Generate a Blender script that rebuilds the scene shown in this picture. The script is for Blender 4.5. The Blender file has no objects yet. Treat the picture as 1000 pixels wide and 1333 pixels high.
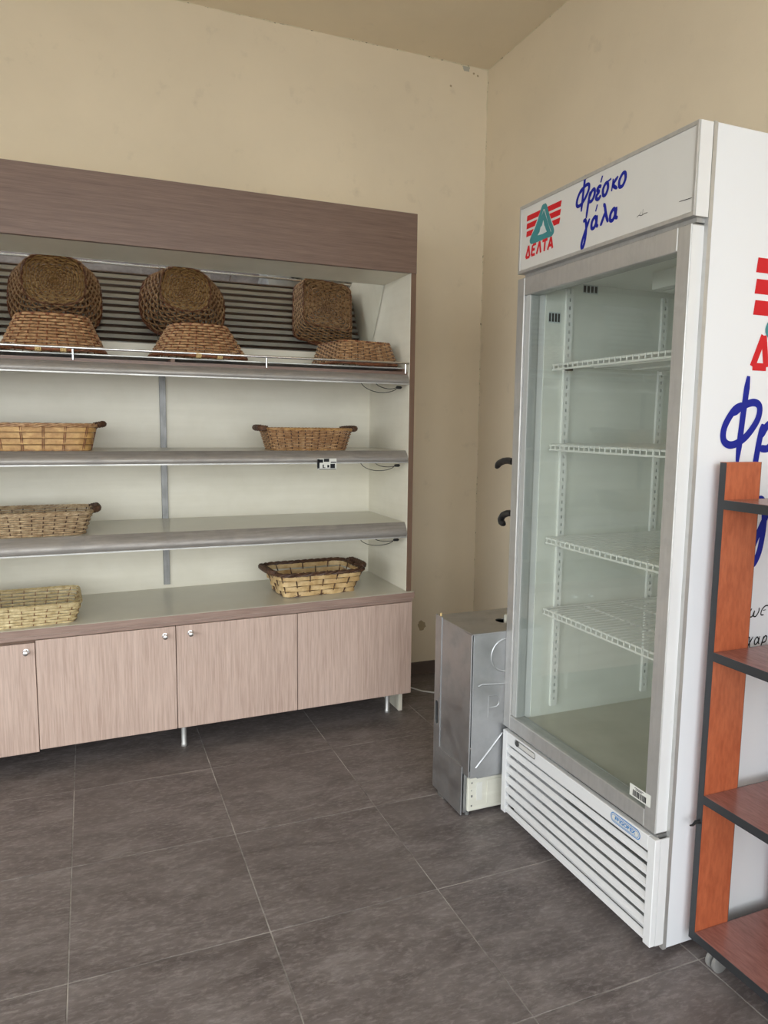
import bpy, bmesh, math, random
from mathutils import Vector, Matrix
random.seed(7)
PI = math.pi
C = bpy.context.scene.collection
SC = bpy.context.scene

# ------------------------------------------------------------------ camera
F_PX = 943.22
YAW, PITCH, ROLL = 0.388885, -0.119677, 0.012175
CAM = Vector((0.08762, -2.77547, 1.35691))
cy, sy, cp, sp = math.cos(YAW), math.sin(YAW), math.cos(PITCH), math.sin(PITCH)
FWD = Vector((sy*cp, cy*cp, sp)); RGT = Vector((cy, -sy, 0)); UPV = RGT.cross(FWD)
R2 = math.cos(ROLL)*RGT + math.sin(ROLL)*UPV
U2 = -math.sin(ROLL)*RGT + math.cos(ROLL)*UPV
cd = bpy.data.cameras.new('camera'); cam = bpy.data.objects.new('camera', cd); C.objects.link(cam)
cd.sensor_fit = 'HORIZONTAL'; cd.sensor_width = 36.0; cd.lens = F_PX*36.0/1000.0; cd.clip_start = 0.02
m = Matrix((R2, U2, -FWD)).transposed().to_4x4(); m.translation = CAM
cam.matrix_world = m
SC.camera = cam
def on(u, v, ax, val):
    """photo pixel (1000x1333) -> point on the plane axis=val"""
    d = R2*((u-500)/F_PX) + U2*((666.5-v)/F_PX) + FWD
    return CAM + d*((val-CAM[ax])/d[ax])

# ------------------------------------------------------------------ world, daylight, exposure
w = bpy.data.worlds.new('world'); SC.world = w; w.use_nodes = True
bg = w.node_tree.nodes['Background']; bg.inputs[0].default_value = (0.96, 0.97, 1.0, 1); bg.inputs[1].default_value = 5.0
SC.view_settings.view_transform = 'Standard'; SC.view_settings.look = 'None'
SC.view_settings.gamma = 1.0; SC.view_settings.use_curve_mapping = False
SC.view_settings.exposure = 0.36
XL, XR, YF, YB, ZC = -2.6, 2.066, -4.6, 0.71, 3.176      # the room
WX0, WX1, WZ0, WZ1 = -2.35, 1.85, 0.12, 2.75             # shop-front opening
pl = bpy.data.lights.new('window_front_offscreen', 'AREA'); pl.shape = 'RECTANGLE'; pl.size = WX1-WX0; pl.size_y = WZ1-WZ0
po = bpy.data.objects.new('window_front_offscreen', pl); C.objects.link(po)
po.location = ((WX0+WX1)/2, YF-0.12, (WZ0+WZ1)/2); po.rotation_euler = (PI/2, 0, 0)
pl.cycles.is_portal = True
SY0, SY1, SZ0, SZ1 = -4.2, -1.0, 0.12, 2.45               # side window in the left wall
pl2 = bpy.data.lights.new('window_left_offscreen', 'AREA'); pl2.shape = 'RECTANGLE'; pl2.size = SY1-SY0; pl2.size_y = SZ1-SZ0
po2 = bpy.data.objects.new('window_left_offscreen', pl2); C.objects.link(po2)
po2.location = (XL-.12, (SY0+SY1)/2, (SZ0+SZ1)/2); po2.rotation_euler = (PI/2, 0, -PI/2)
pl2.cycles.is_portal = True
SC.cycles.transparent_max_bounces = 24

# ------------------------------------------------------------------ materials
MATS = {}
def nmat(name, col=(.8,.8,.8), rough=.5, metal=0.0, spec=.5):
    mt = bpy.data.materials.new(name); mt.use_nodes = True
    b = mt.node_tree.nodes['Principled BSDF']
    b.inputs['Base Color'].default_value = (*col, 1); b.inputs['Roughness'].default_value = rough
    b.inputs['Metallic'].default_value = metal; b.inputs['Specular IOR Level'].default_value = spec
    MATS[name] = mt
    return mt
class N:
    def __init__(s, mt): s.t = mt.node_tree; s.b = s.t.nodes['Principled BSDF']
    def n(s, typ, **kw):
        o = s.t.nodes.new(typ)
        for k, v in kw.items(): setattr(o, k, v)
        return o
    def l(s, a, b): s.t.links.new(a, b)
    def coord(s, scale=(1,1,1), which='Object'):
        tc = s.n('ShaderNodeTexCoord'); mp = s.n('ShaderNodeMapping'); mp.inputs['Scale'].default_value = scale
        s.l(tc.outputs[which], mp.inputs[0]); return mp.outputs[0]
    def noise(s, vec, scale, detail=4, rough=.55, dist=0):
        o = s.n('ShaderNodeTexNoise'); o.inputs['Scale'].default_value = scale; o.inputs['Detail'].default_value = detail
        o.inputs['Roughness'].default_value = rough; o.inputs['Distortion'].default_value = dist
        s.l(vec, o.inputs['Vector']); return o.outputs['Fac']
    def ramp(s, fac, stops):
        o = s.n('ShaderNodeValToRGB'); e = o.color_ramp.elements
        e[0].position, e[0].color = stops[0][0], (*stops[0][1], 1)
        e[1].position, e[1].color = stops[-1][0], (*stops[-1][1], 1)
        for p, c in stops[1:-1]:
            q = e.new(p); q.color = (*c, 1)
        s.l(fac, o.inputs[0]); return o.outputs[0]
    def mix(s, fac, a, b, mode='MIX'):
        o = s.n('ShaderNodeMix', data_type='RGBA', blend_type=mode)
        for i, v in ((0, fac), (6, a), (7, b)):
            if hasattr(v, 'is_output') or hasattr(v, 'links'): s.l(v, o.inputs[i])
            elif i == 0: o.inputs[0].default_value = v
            else: o.inputs[i].default_value = (*v, 1)
        return o.outputs[2]
    def bump(s, h, strength=.3, dist=.002):
        o = s.n('ShaderNodeBump'); o.inputs['Strength'].default_value = strength; o.inputs['Distance'].default_value = dist
        s.l(h, o.inputs['Height']); s.l(o.outputs[0], s.b.inputs['Normal'])
    def col(s, c): s.l(c, s.b.inputs['Base Color'])

def wood(name, c0, c1, grain, rough=.45, fine=1.0):
    mt = nmat(name, c0, rough); k = N(mt)
    v = k.coord(grain)
    f1 = k.noise(v, 1.0*fine, 6, .65, .3); f2 = k.noise(v, 4.0*fine, 3, .6)
    a = k.ramp(f1, [(.3, c0), (.7, c1)])
    b = k.mix(.35, a, k.ramp(f2, [(.35, tuple(x*.72 for x in c0)), (.62, c1)]))
    k.col(b); k.bump(f2, .08, .0006)
    return mt
def wallmat(name, base):
    mt = nmat(name, base, .85, spec=.2); k = N(mt)
    v = k.coord()
    n1 = k.noise(v, 1.3, 5, .6); n2 = k.noise(v, 9, 5, .65); n3 = k.noise(v, 140, 3, .6)
    c = k.mix(k.ramp(n1, [(.35, (0,0,0)), (.75, (1,1,1))]), base, tuple(x*.90 for x in base))
    c = k.mix(k.ramp(n2, [(.62, (0,0,0)), (.80, (.5,.5,.5))]), c, tuple(x*.72 for x in base))
    k.col(c); k.bump(n3, .12, .002)
    return mt
WALL = wallmat('cream_wall_paint', (.80, .695, .53))
CEIL = wallmat('cream_ceiling_paint', (.80, .695, .53))
def tilemat():
    mt = nmat('dark_slate_tile', (.1,.09,.085), .5); k = N(mt)
    tc = k.n('ShaderNodeTexCoord'); oi = k.n('ShaderNodeObjectInfo')
    add = k.n('ShaderNodeVectorMath', operation='MULTIPLY_ADD')
    k.l(oi.outputs['Random'], add.inputs[0]); add.inputs[1].default_value = (37, 53, 11); k.l(tc.outputs['Object'], add.inputs[2])
    v = add.outputs[0]
    mp = k.n('ShaderNodeMapping'); mp.inputs['Scale'].default_value = (1, 2.6, 1); mp.inputs['Rotation'].default_value = (0, 0, .35); k.l(v, mp.inputs[0])
    n1 = k.noise(mp.outputs[0], 5, 8, .68, .6); n2 = k.noise(mp.outputs[0], 38, 5, .7, .4); n3 = k.noise(v, 2.2, 4, .6)
    c = k.ramp(n1, [(.28, (.086,.070,.067)), (.5, (.158,.134,.129)), (.74, (.262,.230,.223))])
    c = k.mix(k.ramp(n2, [(.47, (0,0,0)), (.74, (.60,.60,.60))]), c, (.37,.34,.33))
    c = k.mix(k.ramp(n3, [(.45, (0,0,0)), (.75, (.5,.5,.5))]), c, (.125,.108,.102))
    k.col(c)
    rr = k.ramp(n1, [(.3, (.42,.42,.42)), (.7, (.58,.58,.58))]); k.l(rr, k.b.inputs['Roughness'])
    k.bump(n2, .12, .0015)
    return mt
TILE = tilemat()
GROUT = nmat('grey_grout', (.46, .435, .41), .9)
_k = N(GROUT); _k.col(_k.ramp(_k.noise(_k.coord(), 3.2, 5, .75), [(.36, (.10,.09,.085)), (.62, (.50,.47,.44))]))
LAM_V = wood('rose_beige_laminate', (.46,.325,.265), (.62,.475,.405), (55, 55, 2.2), .42)
LAM_H = wood('brown_laminate', (.125,.076,.056), (.215,.140,.110), (2.5, 60, 120), .42)
LAM_E = wood('laminate_edge', (.26,.17,.135), (.36,.25,.205), (3, 40, 40), .45)
SIDE_BR = nmat('brown_edge_band', (.16,.095,.062), .5)
def creamboard(name, c, dirt):
    mt = nmat(name, c, .42); k = N(mt); v = k.coord()
    n = k.noise(v, 6, 5, .6); n2 = k.noise(k.coord((2, 2, 30)), 1.2, 3)
    a = k.mix(k.ramp(n, [(.4, (0,0,0)), (.8, (.6,.6,.6))]), c, dirt)
    a = k.mix(k.ramp(n2, [(.4, (0,0,0)), (.75, (.35,.35,.35))]), a, dirt)
    k.col(a); return mt
CREAM = creamboard('cream_melamine', (.80,.762,.645), (.68,.64,.52))
COUNTER = creamboard('counter_melamine', (.64,.615,.525), (.54,.515,.43)); COUNTER.node_tree.nodes['Principled BSDF'].inputs['Roughness'].default_value = .28
def metal(name, c, rough, sc=(3,3,60), amt=.18, met=1.0):
    mt = nmat(name, c, rough, met); k = N(mt)
    n = k.noise(k.coord(sc), 3, 5, .65); n2 = k.noise(k.coord(), 14, 4, .6)
    a = k.mix(k.ramp(n, [(.3,(0,0,0)),(.75,(1,1,1))]), tuple(x*(1-amt) for x in c), c)
    a = k.mix(k.ramp(n2, [(.5,(0,0,0)),(.85,(.6,.6,.6))]), a, tuple(x*.62 for x in c))
    k.col(a)
    r = k.ramp(n2, [(.3,(rough*.85,)*3),(.8,(min(1,rough*1.3),)*3)]); k.l(r, k.b.inputs['Roughness'])
    return mt
LIP = metal('worn_aluminium_lip', (.40,.375,.35), .50, (3, 30, 30), .3, .55)
ALU = metal('satin_aluminium', (.56,.555,.54), .42, (30, 30, 3), .12, .6)
STEEL_UP = metal('galvanised_upright', (.30,.30,.295), .45, (40,40,4), .25, .6)
CHROME = nmat('bright_chrome', (.74,.74,.74), .16, 1.0)
ZINC_F = metal('bright_zinc_sheet', (.53,.54,.55), .48, (5, 5, 5), .12)
ZINC_L = ZINC_F
SLAT = metal('pale_metal_slat', (.60,.60,.57), .35, (3,40,40), .2, .5)
MIRROR = nmat('mirror_silver', (.86,.87,.86), .03, 1.0)
BLACK = nmat('black_plastic', (.012,.012,.013), .35)
RUBBER = nmat('black_edge_band', (.025,.027,.030), .45)
CREAMPL = creamboard('cream_plastic', (.72,.71,.62), (.5,.48,.4))
def fwhite(name, c):
    mt = nmat(name, c, .32); k = N(mt)
    n = k.noise(k.coord(), 22, 5, .7); n2 = k.noise(k.coord((1,1,.4)), 5, 4, .6)
    a = k.mix(k.ramp(n, [(.66,(0,0,0)),(.82,(.4,.4,.4))]), c, (.45,.43,.39))
    a = k.mix(k.ramp(n2, [(.5,(0,0,0)),(.85,(.25,.25,.25))]), a, tuple(x*.8 for x in c))
    k.col(a); return mt
FW = fwhite('fridge_white_enamel', (.72,.725,.73))
FSIDE = nmat('white_vinyl_wrap', (.75,.768,.80), .38)
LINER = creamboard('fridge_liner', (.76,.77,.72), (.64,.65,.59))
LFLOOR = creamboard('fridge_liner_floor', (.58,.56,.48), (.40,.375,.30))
WIRE = nmat('white_wire_coating', (.80,.80,.77), .4)
SLOT = nmat('dark_slot', (.05,.05,.05), .6)
GASKET = nmat('grey_gasket', (.42,.43,.42), .5)
PANEL = fwhite('backlight_panel', (.62,.61,.58))
RED = nmat('print_red', (.56,.016,.022), .5, spec=.2); TEAL = nmat('print_teal', (.035,.22,.24), .4)
SILVERP = nmat('print_silver', (.55,.60,.60), .4); BLUE = nmat('print_blue', (.008,.016,.26), .5, spec=.2)
INK = nmat('print_black', (.012,.012,.015), .5, spec=.2); FBLUE = nmat('print_badge_blue', (.02,.20,.52), .4)
CARD = nmat('white_card', (.68,.68,.63), .6)
ORANGE = wood('cherry_orange_laminate', (.37,.085,.034), (.50,.138,.060), (16, 16, 4), .38, 2.0)
SHELFBR = wood('cherry_brown_shelf', (.25,.105,.088), (.36,.165,.14), (30, 5, 30), .26, 1.5)
CLEAR = nmat('clear_caster_plastic', (.24,.235,.225), .15)
CABLEB = nmat('black_cable', (.015,.015,.015), .5); CABLEW = nmat('white_cable', (.7,.7,.66), .5)
PAVE = nmat('street_pavement', (.42,.41,.39), .9)
BASEB = nmat('brown_skirting_tile', (.115,.085,.07), .45)
DUST = nmat('dusty_skirting_top', (.30,.26,.22), .9)
def glassmat(name, tint, strength):
    mt = bpy.data.materials.new(name); mt.use_nodes = True; t = mt.node_tree
    for n_ in list(t.nodes):
        if n_.type != 'OUTPUT_MATERIAL': t.nodes.remove(n_)
    out = [n_ for n_ in t.nodes if n_.type == 'OUTPUT_MATERIAL'][0]
    tr = t.nodes.new('ShaderNodeBsdfTransparent'); tr.inputs[0].default_value = (*tint, 1)
    gl = t.nodes.new('ShaderNodeBsdfGlossy'); gl.inputs['Roughness'].default_value = .02
    # Schlick reflectance that is the same from both faces of the thin pane
    ge = t.nodes.new('ShaderNodeNewGeometry'); dt = t.nodes.new('ShaderNodeVectorMath'); dt.operation = 'DOT_PRODUCT'
    t.links.new(ge.outputs['Incoming'], dt.inputs[0]); t.links.new(ge.outputs['Normal'], dt.inputs[1])
    def mth(op, a, b=None):
        q = t.nodes.new('ShaderNodeMath'); q.operation = op
        for i, v in enumerate((a, b)):
            if v is None: continue
            if isinstance(v, (int, float)): q.inputs[i].default_value = v
            else: t.links.new(v, q.inputs[i])
        return q.outputs[0]
    ab = mth('ABSOLUTE', dt.outputs['Value']); pw = mth('POWER', mth('SUBTRACT', 1.0, ab), 5.0)
    mu = mth('MULTIPLY', mth('ADD', mth('MULTIPLY', pw, .96), .04), strength)
    mx = t.nodes.new('ShaderNodeMixShader'); t.links.new(mu, mx.inputs[0])
    t.links.new(tr.outputs[0], mx.inputs[1]); t.links.new(gl.outputs[0], mx.inputs[2]); t.links.new(mx.outputs[0], out.inputs[0])
    return mt
GLASS = glassmat('fridge_glass', (.95,.97,.958), 1.0)
SHOPGLASS = glassmat('shop_glass', (.95,.97,.97), 1.0)
def wicker(name, dark, light, sc=60):
    mt = nmat(name, light, .5); k = N(mt)
    n = k.noise(k.coord(), sc, 3, .6); n2 = k.noise(k.coord(), 9, 3, .6)
    a = k.ramp(n, [(.30, dark), (.68, light)])
    a = k.mix(k.ramp(n2, [(.4,(0,0,0)),(.7,(.55,.55,.55))]), a, dark)
    k.col(a); return mt
W_BROWN = wicker('brown_willow', (.24,.11,.045), (.62,.40,.21))
W_GOLD = wicker('golden_willow', (.25,.12,.035), (.62,.39,.16))
W_PALE = wicker('pale_straw', (.40,.29,.13), (.74,.62,.36))
W_DARK = wicker('dark_willow', (.045,.020,.011), (.14,.068,.036))
W_RED = wicker('reddish_willow', (.13,.04,.016), (.30,.115,.05))
W_BAMB = wicker('bamboo_splint', (.34,.17,.05), (.66,.42,.16), 30)
W_CHIP = wicker('wood_chip_splint', (.42,.25,.09), (.74,.56,.30), 25)
W_GREY = wicker('greyish_willow', (.25,.16,.085), (.62,.48,.30))
BRASS = nmat('straw_binding', (.62,.45,.20), .35)

# ------------------------------------------------------------------ mesh helpers
def box(bm, x0, x1, y0, y1, z0, z1, bev=0.0, seg=1):
    r = bmesh.ops.create_cube(bm, size=1.0)
    vs = r['verts']
    bmesh.ops.scale(bm, vec=(x1-x0, y1-y0, z1-z0), verts=vs)
    bmesh.ops.translate(bm, vec=((x0+x1)/2, (y0+y1)/2, (z0+z1)/2), verts=vs)
    if bev > 0:
        es = list({e for v in vs for e in v.link_edges})
        bmesh.ops.bevel(bm, geom=es, offset=bev, segments=seg, affect='EDGES', profile=.5)
    return vs
def B(*a, **k):
    bm = bmesh.new(); box(bm, *a, **k); return bm
def tube(bm, pts, r, n=8, closed=False, caps=True, flat=1.0, up=None):
    """sweep an ellipse (r across, r*flat along 'up') along pts"""
    pts = [Vector(p) for p in pts]; m_ = len(pts); rings = []
    rr = r if isinstance(r, (list, tuple)) else [r]*m_
    prev = None
    for i, p in enumerate(pts):
        a = pts[(i-1) % m_] if (closed or i > 0) else p
        b = pts[(i+1) % m_] if (closed or i < m_-1) else p
        t = (b-a).normalized()
        if up is not None: ref = Vector(up)
        elif prev is not None: ref = prev
        else: ref = Vector((0,0,1)) if abs(t.z) < .9 else Vector((1,0,0))
        s = t.cross(ref)
        if s.length < 1e-6: s = t.orthogonal()
        s.normalize(); q = s.cross(t).normalized(); prev = q
        rings.append([bm.verts.new(p + s*math.cos(2*PI*k/n)*rr[i] + q*math.sin(2*PI*k/n)*rr[i]*flat) for k in range(n)])
    for i in range(m_ if closed else m_-1):
        a, b = rings[i], rings[(i+1) % m_]
        for k in range(n): bm.faces.new((a[k], a[(k+1) % n], b[(k+1) % n], b[k]))
    if caps and not closed:
        bm.faces.new(rings[0]); bm.faces.new(rings[-1][::-1])
def T(pts, r, n=8, **k):
    bm = bmesh.new(); tube(bm, pts, r, n, **k); return bm
def lathe(bm, prof, o, ax=2, n=16):
    o = Vector(o); rings = []
    for r, h in prof:
        ring = []
        for k in range(n):
            c, s = r*math.cos(2*PI*k/n), r*math.sin(2*PI*k/n)
            v = {2: (c, s, h), 1: (c, h, s), 0: (h, c, s)}[ax]
            ring.append(bm.verts.new(o + Vector(v)))
        rings.append(ring)
    for a, b in zip(rings, rings[1:]):
        for k in range(n): bm.faces.new((a[k], a[(k+1) % n], b[(k+1) % n], b[k]))
    bm.faces.new(rings[0]); bm.faces.new(rings[-1])
def extr(bm, prof, a0, a1, ax):
    """closed 2-D profile extruded along axis ax from a0 to a1"""
    def P3(p, a): return {0: (a, p[0], p[1]), 1: (p[0], a, p[1]), 2: (p[0], p[1], a)}[ax]
    r0 = [bm.verts.new(P3(p, a0)) for p in prof]; r1 = [bm.verts.new(P3(p, a1)) for p in prof]
    n = len(prof)
    for k in range(n): bm.faces.new((r0[k], r0[(k+1) % n], r1[(k+1) % n], r1[k]))
    bm.faces.new(r0[::-1]); bm.faces.new(r1)
def obj(name, bm, mt, parent=None, kind=None, smooth=False, label=None):
    bmesh.ops.recalc_face_normals(bm, faces=bm.faces[:])
    me = bpy.data.meshes.new(name)
    if parent is not None and parent.get('_org') is not None:
        bmesh.ops.translate(bm, vec=-Vector(parent['_org']), verts=bm.verts[:])
    bm.to_mesh(me); bm.free()
    o = bpy.data.objects.new(name, me); C.objects.link(o)
    me.materials.append(mt)
    if smooth:
        me.polygons.foreach_set('use_smooth', [True]*len(me.polygons))
        me.set_sharp_from_angle(angle=math.radians(40))
    if parent is not None:
        o.parent = parent
        if parent.get('_org') is not None: o['_org'] = parent['_org']
    if kind: o['kind'] = kind
    if label: o['label'] = label
    return o
def thing(name, label, cat, loc, group=None):
    o = bpy.data.objects.new(name, None); C.objects.link(o); o.location = loc; o.empty_display_size = .1
    o['label'] = label; o['category'] = cat; o['_org'] = tuple(loc)
    if group: o['group'] = group
    return o
def struct(name, bm, mt, parent=None):
    return obj(name, bm, mt, parent, 'structure' if parent is None else None)

# ------------------------------------------------------------------ the room
fl = struct('floor', B(XL, XR, YF, YB, -.06, -.0009), GROUT)
tm = None; first = True
nx0, nx1 = math.floor(XL/.5), math.ceil(XR/.5); ny0, ny1 = math.floor(YF/.5), math.ceil(YB/.5)
cache = {}
for i in range(nx0, nx1):
    for j in range(ny0, ny1):
        x0, x1 = max(i*.5, XL), min((i+1)*.5, XR); y0, y1 = max(j*.5, YF), min((j+1)*.5, YB)
        if x1-x0 < .02 or y1-y0 < .02: continue
        key = (round(x1-x0, 3), round(y1-y0, 3))
        if key not in cache:
            bm = bmesh.new(); g = .0015
            box(bm, -key[0]/2+g, key[0]/2-g, -key[1]/2+g, key[1]/2-g, -.006, 0, .0008)
            o = obj('tile', bm, TILE, fl); cache[key] = o.data
        else:
            o = bpy.data.objects.new('tile', cache[key]); C.objects.link(o); o.parent = fl
        o.location = ((x0+x1)/2, (y0+y1)/2, random.uniform(-.0004, .0004))
struct('ceiling', B(XL-.1, XR+.1, YF-.2, YB+.1, ZC, ZC+.1), CEIL)
wb = struct('wall_back', B(XL-.1, XR+.1, YB, YB+.1, -.06, ZC), WALL)
wr = struct('wall_right', B(XR, XR+.1, YF-.2, YB, -.06, ZC), WALL)
bm = bmesh.new()
box(bm, XL-.2, XL, YF-.2, SY0, -.06, ZC); box(bm, XL-.2, XL, SY1, YB+.1, -.06, ZC)
box(bm, XL-.2, XL, SY0, SY1, SZ1, ZC); box(bm, XL-.2, XL, SY0, SY1, -.06, SZ0)
struct('wall_left', bm, WALL)
bm = bmesh.new()
box(bm, XL, WX0, YF-.2, YF, -.06, ZC); box(bm, WX1, XR, YF-.2, YF, -.06, ZC)
box(bm, WX0, WX1, YF-.2, YF, WZ1, ZC); box(bm, WX0, WX1, YF-.2, YF, -.06, WZ0)
struct('wall_front', bm, WALL)
struct('ground', B(-18, 14, YF-16, 8, -.16, -.0605), PAVE)
# shop-front window: frame bars and panes
bm = bmesh.new()
win = struct('window_1', B(WX0, WX1, YF-.13, YF-.07, WZ0, WZ0+.05), ALU)
xs = [WX0 + (WX1-WX0)*k/4 for k in range(5)]
for x in xs: obj('mullion', B(x-.025, x+.025, YF-.13, YF-.07, WZ0+.05, WZ1-.05), ALU, win)
obj('head_rail', B(WX0, WX1, YF-.13, YF-.07, WZ1-.05, WZ1), ALU, win)
for a, b in zip(xs, xs[1:]): obj('pane', B(a+.025, b-.025, YF-.104, YF-.098, WZ0+.05, WZ1-.05), SHOPGLASS, win)
win = struct('window_2', B(XL-.13, XL-.07, SY0, SY1, SZ0, SZ0+.05), ALU)
ys = [SY0 + (SY1-SY0)*k/3 for k in range(4)]
for y in ys: obj('mullion', B(XL-.13, XL-.07, y-.025, y+.025, SZ0+.05, SZ1-.05), ALU, win)
obj('head_rail', B(XL-.13, XL-.07, SY0, SY1, SZ1-.05, SZ1), ALU, win)
for a, b in zip(ys, ys[1:]): obj('pane', B(XL-.104, XL-.098, a+.025, b-.025, SZ0+.05, SZ1-.05), SHOPGLASS, win)
# skirting
def skirt(name, x0, x1, y0, y1):
    s = struct(name, B(x0, x1, y0, y1, 0, .070, .002), BASEB)
    return s
skirt('baseboard_back', XL, XR-.012, YB-.012, YB); skirt('baseboard_right', XR-.012, XR, YF, YB)
# cracked, flaking filler along the wall and ceiling joints
def joint(name, p0, p1, seed, r=.0035):
    rnd = random.Random(seed); n = 90; p0, p1 = Vector(p0), Vector(p1)
    pts = []; rad = []
    for k in range(n+1):
        p = p0.lerp(p1, k/n)
        pts.append(p + Vector([rnd.gauss(0, .0018) for _ in range(3)])); rad.append(r*rnd.uniform(.35, 1.25))
    return struct(name, T(pts, rad, 5), MATS['cream_filler'])
k = N(nmat('cream_filler', (.72,.65,.47), .9)); nn = k.noise(k.coord(), 55, 3, .7)
k.col(k.ramp(nn, [(.58,(.72,.65,.47)), (.66,(.16,.12,.075))]))
joint('trim_1', (XR, YB, .08), (XR, YB, ZC), 1); joint('trim_2', (-1.2, YB, ZC), (XR, YB, ZC), 2); joint('trim_3', (XR, -2.2, ZC), (XR, YB, ZC), 3)
# damp stain and paint flakes on the back wall
def blotch(name, cx, cz, rx, rz, mt, seed, parent, axis='y'):
    rnd = random.Random(seed); bm = bmesh.new(); n = 22
    vs = []
    for k in range(n):
        a = 2*PI*k/n; f = rnd.uniform(.72, 1.1)
        if axis == 'y': vs.append(bm.verts.new((cx+rx*f*math.cos(a), YB-.0008, cz+rz*f*math.sin(a))))
        else: vs.append(bm.verts.new((XR-.0008, cx+rx*f*math.cos(a), cz+rz*f*math.sin(a))))
    bm.faces.new(vs); return obj(name, bm, mt, parent)
STAIN = wallmat('damp_stain', (.44,.345,.215)); CHIP = nmat('bare_plaster', (.46,.44,.36), .9)
p = on(549, 814, 1, YB); blotch('stain', p.x, p.z, .028, .028, STAIN, 4, wb)
p = on(607, 89, 1, YB); blotch('paint_chip', p.x, p.z, .022, .018, CHIP, 5, wb)
for u, v in ((617,96),(622,99),(557,70),(563,73),(587,112),(541,64)):
    p = on(u, v, 1, YB); blotch('paint_chip', p.x, p.z, .006, .006, STAIN, u, wb)

# ------------------------------------------------------------------ display cabinet
CX0, CX1 = -.66, 1.445; CF = .2; CBK = .70
cab = thing('bakery_display_cabinet', 'long bakery display cabinet with mirror, open shelves and laminate cupboard base', 'cabinet', ((CX0+CX1)/2, (CF+CBK)/2, 0))
def sag(bm):                                      # the base has settled a little towards its left end
    for v in bm.verts: v.co.z += .0135*(v.co.x-1.44)
    return bm
for xa, xb, inner in ((CX1-.024, CX1, -1), (CX0, CX0+.024, 1)):
    s = obj('side_panel', B(xa, xb, CF+.002, CBK, .60, 2.262, .001), CREAM, cab)
    e0, e1 = (xb, xb+.0012) if inner < 0 else (xa-.0012, xa)
    obj('outer_laminate', B(e0, e1, CF, CBK, .60, 2.262), SIDE_BR, s)
    obj('edge_band', B(xa+.001 if inner < 0 else xa, xb if inner < 0 else xb-.001, CF, CF+.0018, .60, 2.014), CREAM if False else SIDE_BR, s)
IX0, IX1 = CX0+.024, CX1-.024
obj('back_panel', B(IX0, IX1, CBK-.012, CBK, .55, 2.262), CREAM, cab)
can = obj('canopy', B(CX0, CX1+.0012, CF-.004, CF+.014, 2.014, 2.264, .001), LAM_H, cab)
obj('canopy_soffit', B(IX0, IX1, CF+.014, CBK-.012, 2.015, 2.030), CREAM, cab)
obj('canopy_top', B(IX0, IX1, CF+.014, CBK-.012, 2.246, 2.262), CREAM, cab)
# leaning mirror in two panes, with a hairline joint
def mirror_pane(x0, x1):
    bm = bmesh.new()
    ya, za, yb, zb = .500, 2.013, .686, 1.705
    nrm = Vector((0, zb-za, ya-yb)).normalized()       # thickness towards the back
    if nrm.y < 0: nrm = -nrm
    t = nrm*.004
    q = [(x0, ya, za), (x1, ya, za), (x1, yb, zb), (x0, yb, zb)]
    a = [bm.verts.new(p) for p in q]; b = [bm.verts.new(Vector(p)+t) for p in q]
    bm.faces.new(a); bm.faces.new(b[::-1])
    for i in range(4): bm.faces.new((a[i], a[(i+1) % 4], b[(i+1) % 4], b[i]))
    return bm
obj('mirror_pane', mirror_pane(.3975, IX1-.003), MIRROR, cab)
obj('mirror_pane', mirror_pane(IX0+.003, .396), MIRROR, cab)
# slotted steel uprights on the back panel
for ux in (.412, -.38):
    u = obj('upright', B(ux-.014, ux+.014, CBK-.024, CBK-.0121, .605, 1.60, .001), STEEL_UP, cab)
# shelves
def lip_profile(zt, zb):
    h = zt-zb; pr = []
    for k in range(9):
        a = k/8; pr.append((CF+.028-.030*math.sin(PI*.5*min(1, a*1.35))+ .006*max(0, a-.74)/.26, zt - h*a))
    inn = [(y+.003, z) for y, z in reversed(pr)]
    return pr+inn
def shelf(zt, zb, cable):
    s = obj('shelf', B(IX0+.001, IX1-.001, CF+.031, CBK-.0245, zt-.020, zt-.001), COUNTER, cab)
    bm = bmesh.new(); extr(bm, lip_profile(zt, zb), IX0+.001, IX1-.001, 0)
    obj('shelf_lip', bm, LIP, s, smooth=True)
    bm = bmesh.new(); extr(bm, [(CF-.0025, zb+.0035), (CF+.004, zb+.0035), (CF+.004, zb-.0015), (CF-.0025, zb-.0015)], IX0+.001, IX1-.001, 0)
    obj('lip_edge', bm, ALU, s)
    # under-shelf light housing and its dangling lead
    obj('lamp_housing', B(IX0+.08, IX1-.10, CF+.06, CF+.10, zt-.042, zt-.021, .003), WIRE, s)
    for dz, xa, xb in ((.030, 1.20, 1.37), (.016, 1.27, 1.375)):
        pts = []
        for k in range(13):
            a = k/12; x = xa+(xb-xa)*a
            pts.append((x, CF+.02+.02*math.sin(3*a), zb-.001-dz*(4*a*(1-a))**.7*(1 if dz > .02 else .8) - .012*a))
        obj('lead', T(pts, .0016, 6), CABLEB, s)
    bm = bmesh.new(); lathe(bm, [(.002,-.014),(.006,-.010),(.0065,.008),(.003,.014)], (1.378, CF+.025, zb-.014), 0, 8)
    obj('lead_plug', bm, CABLEB, s)
    return s
s2 = shelf(1.243, 1.190, True); s3 = shelf(.917, .851, True)
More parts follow.
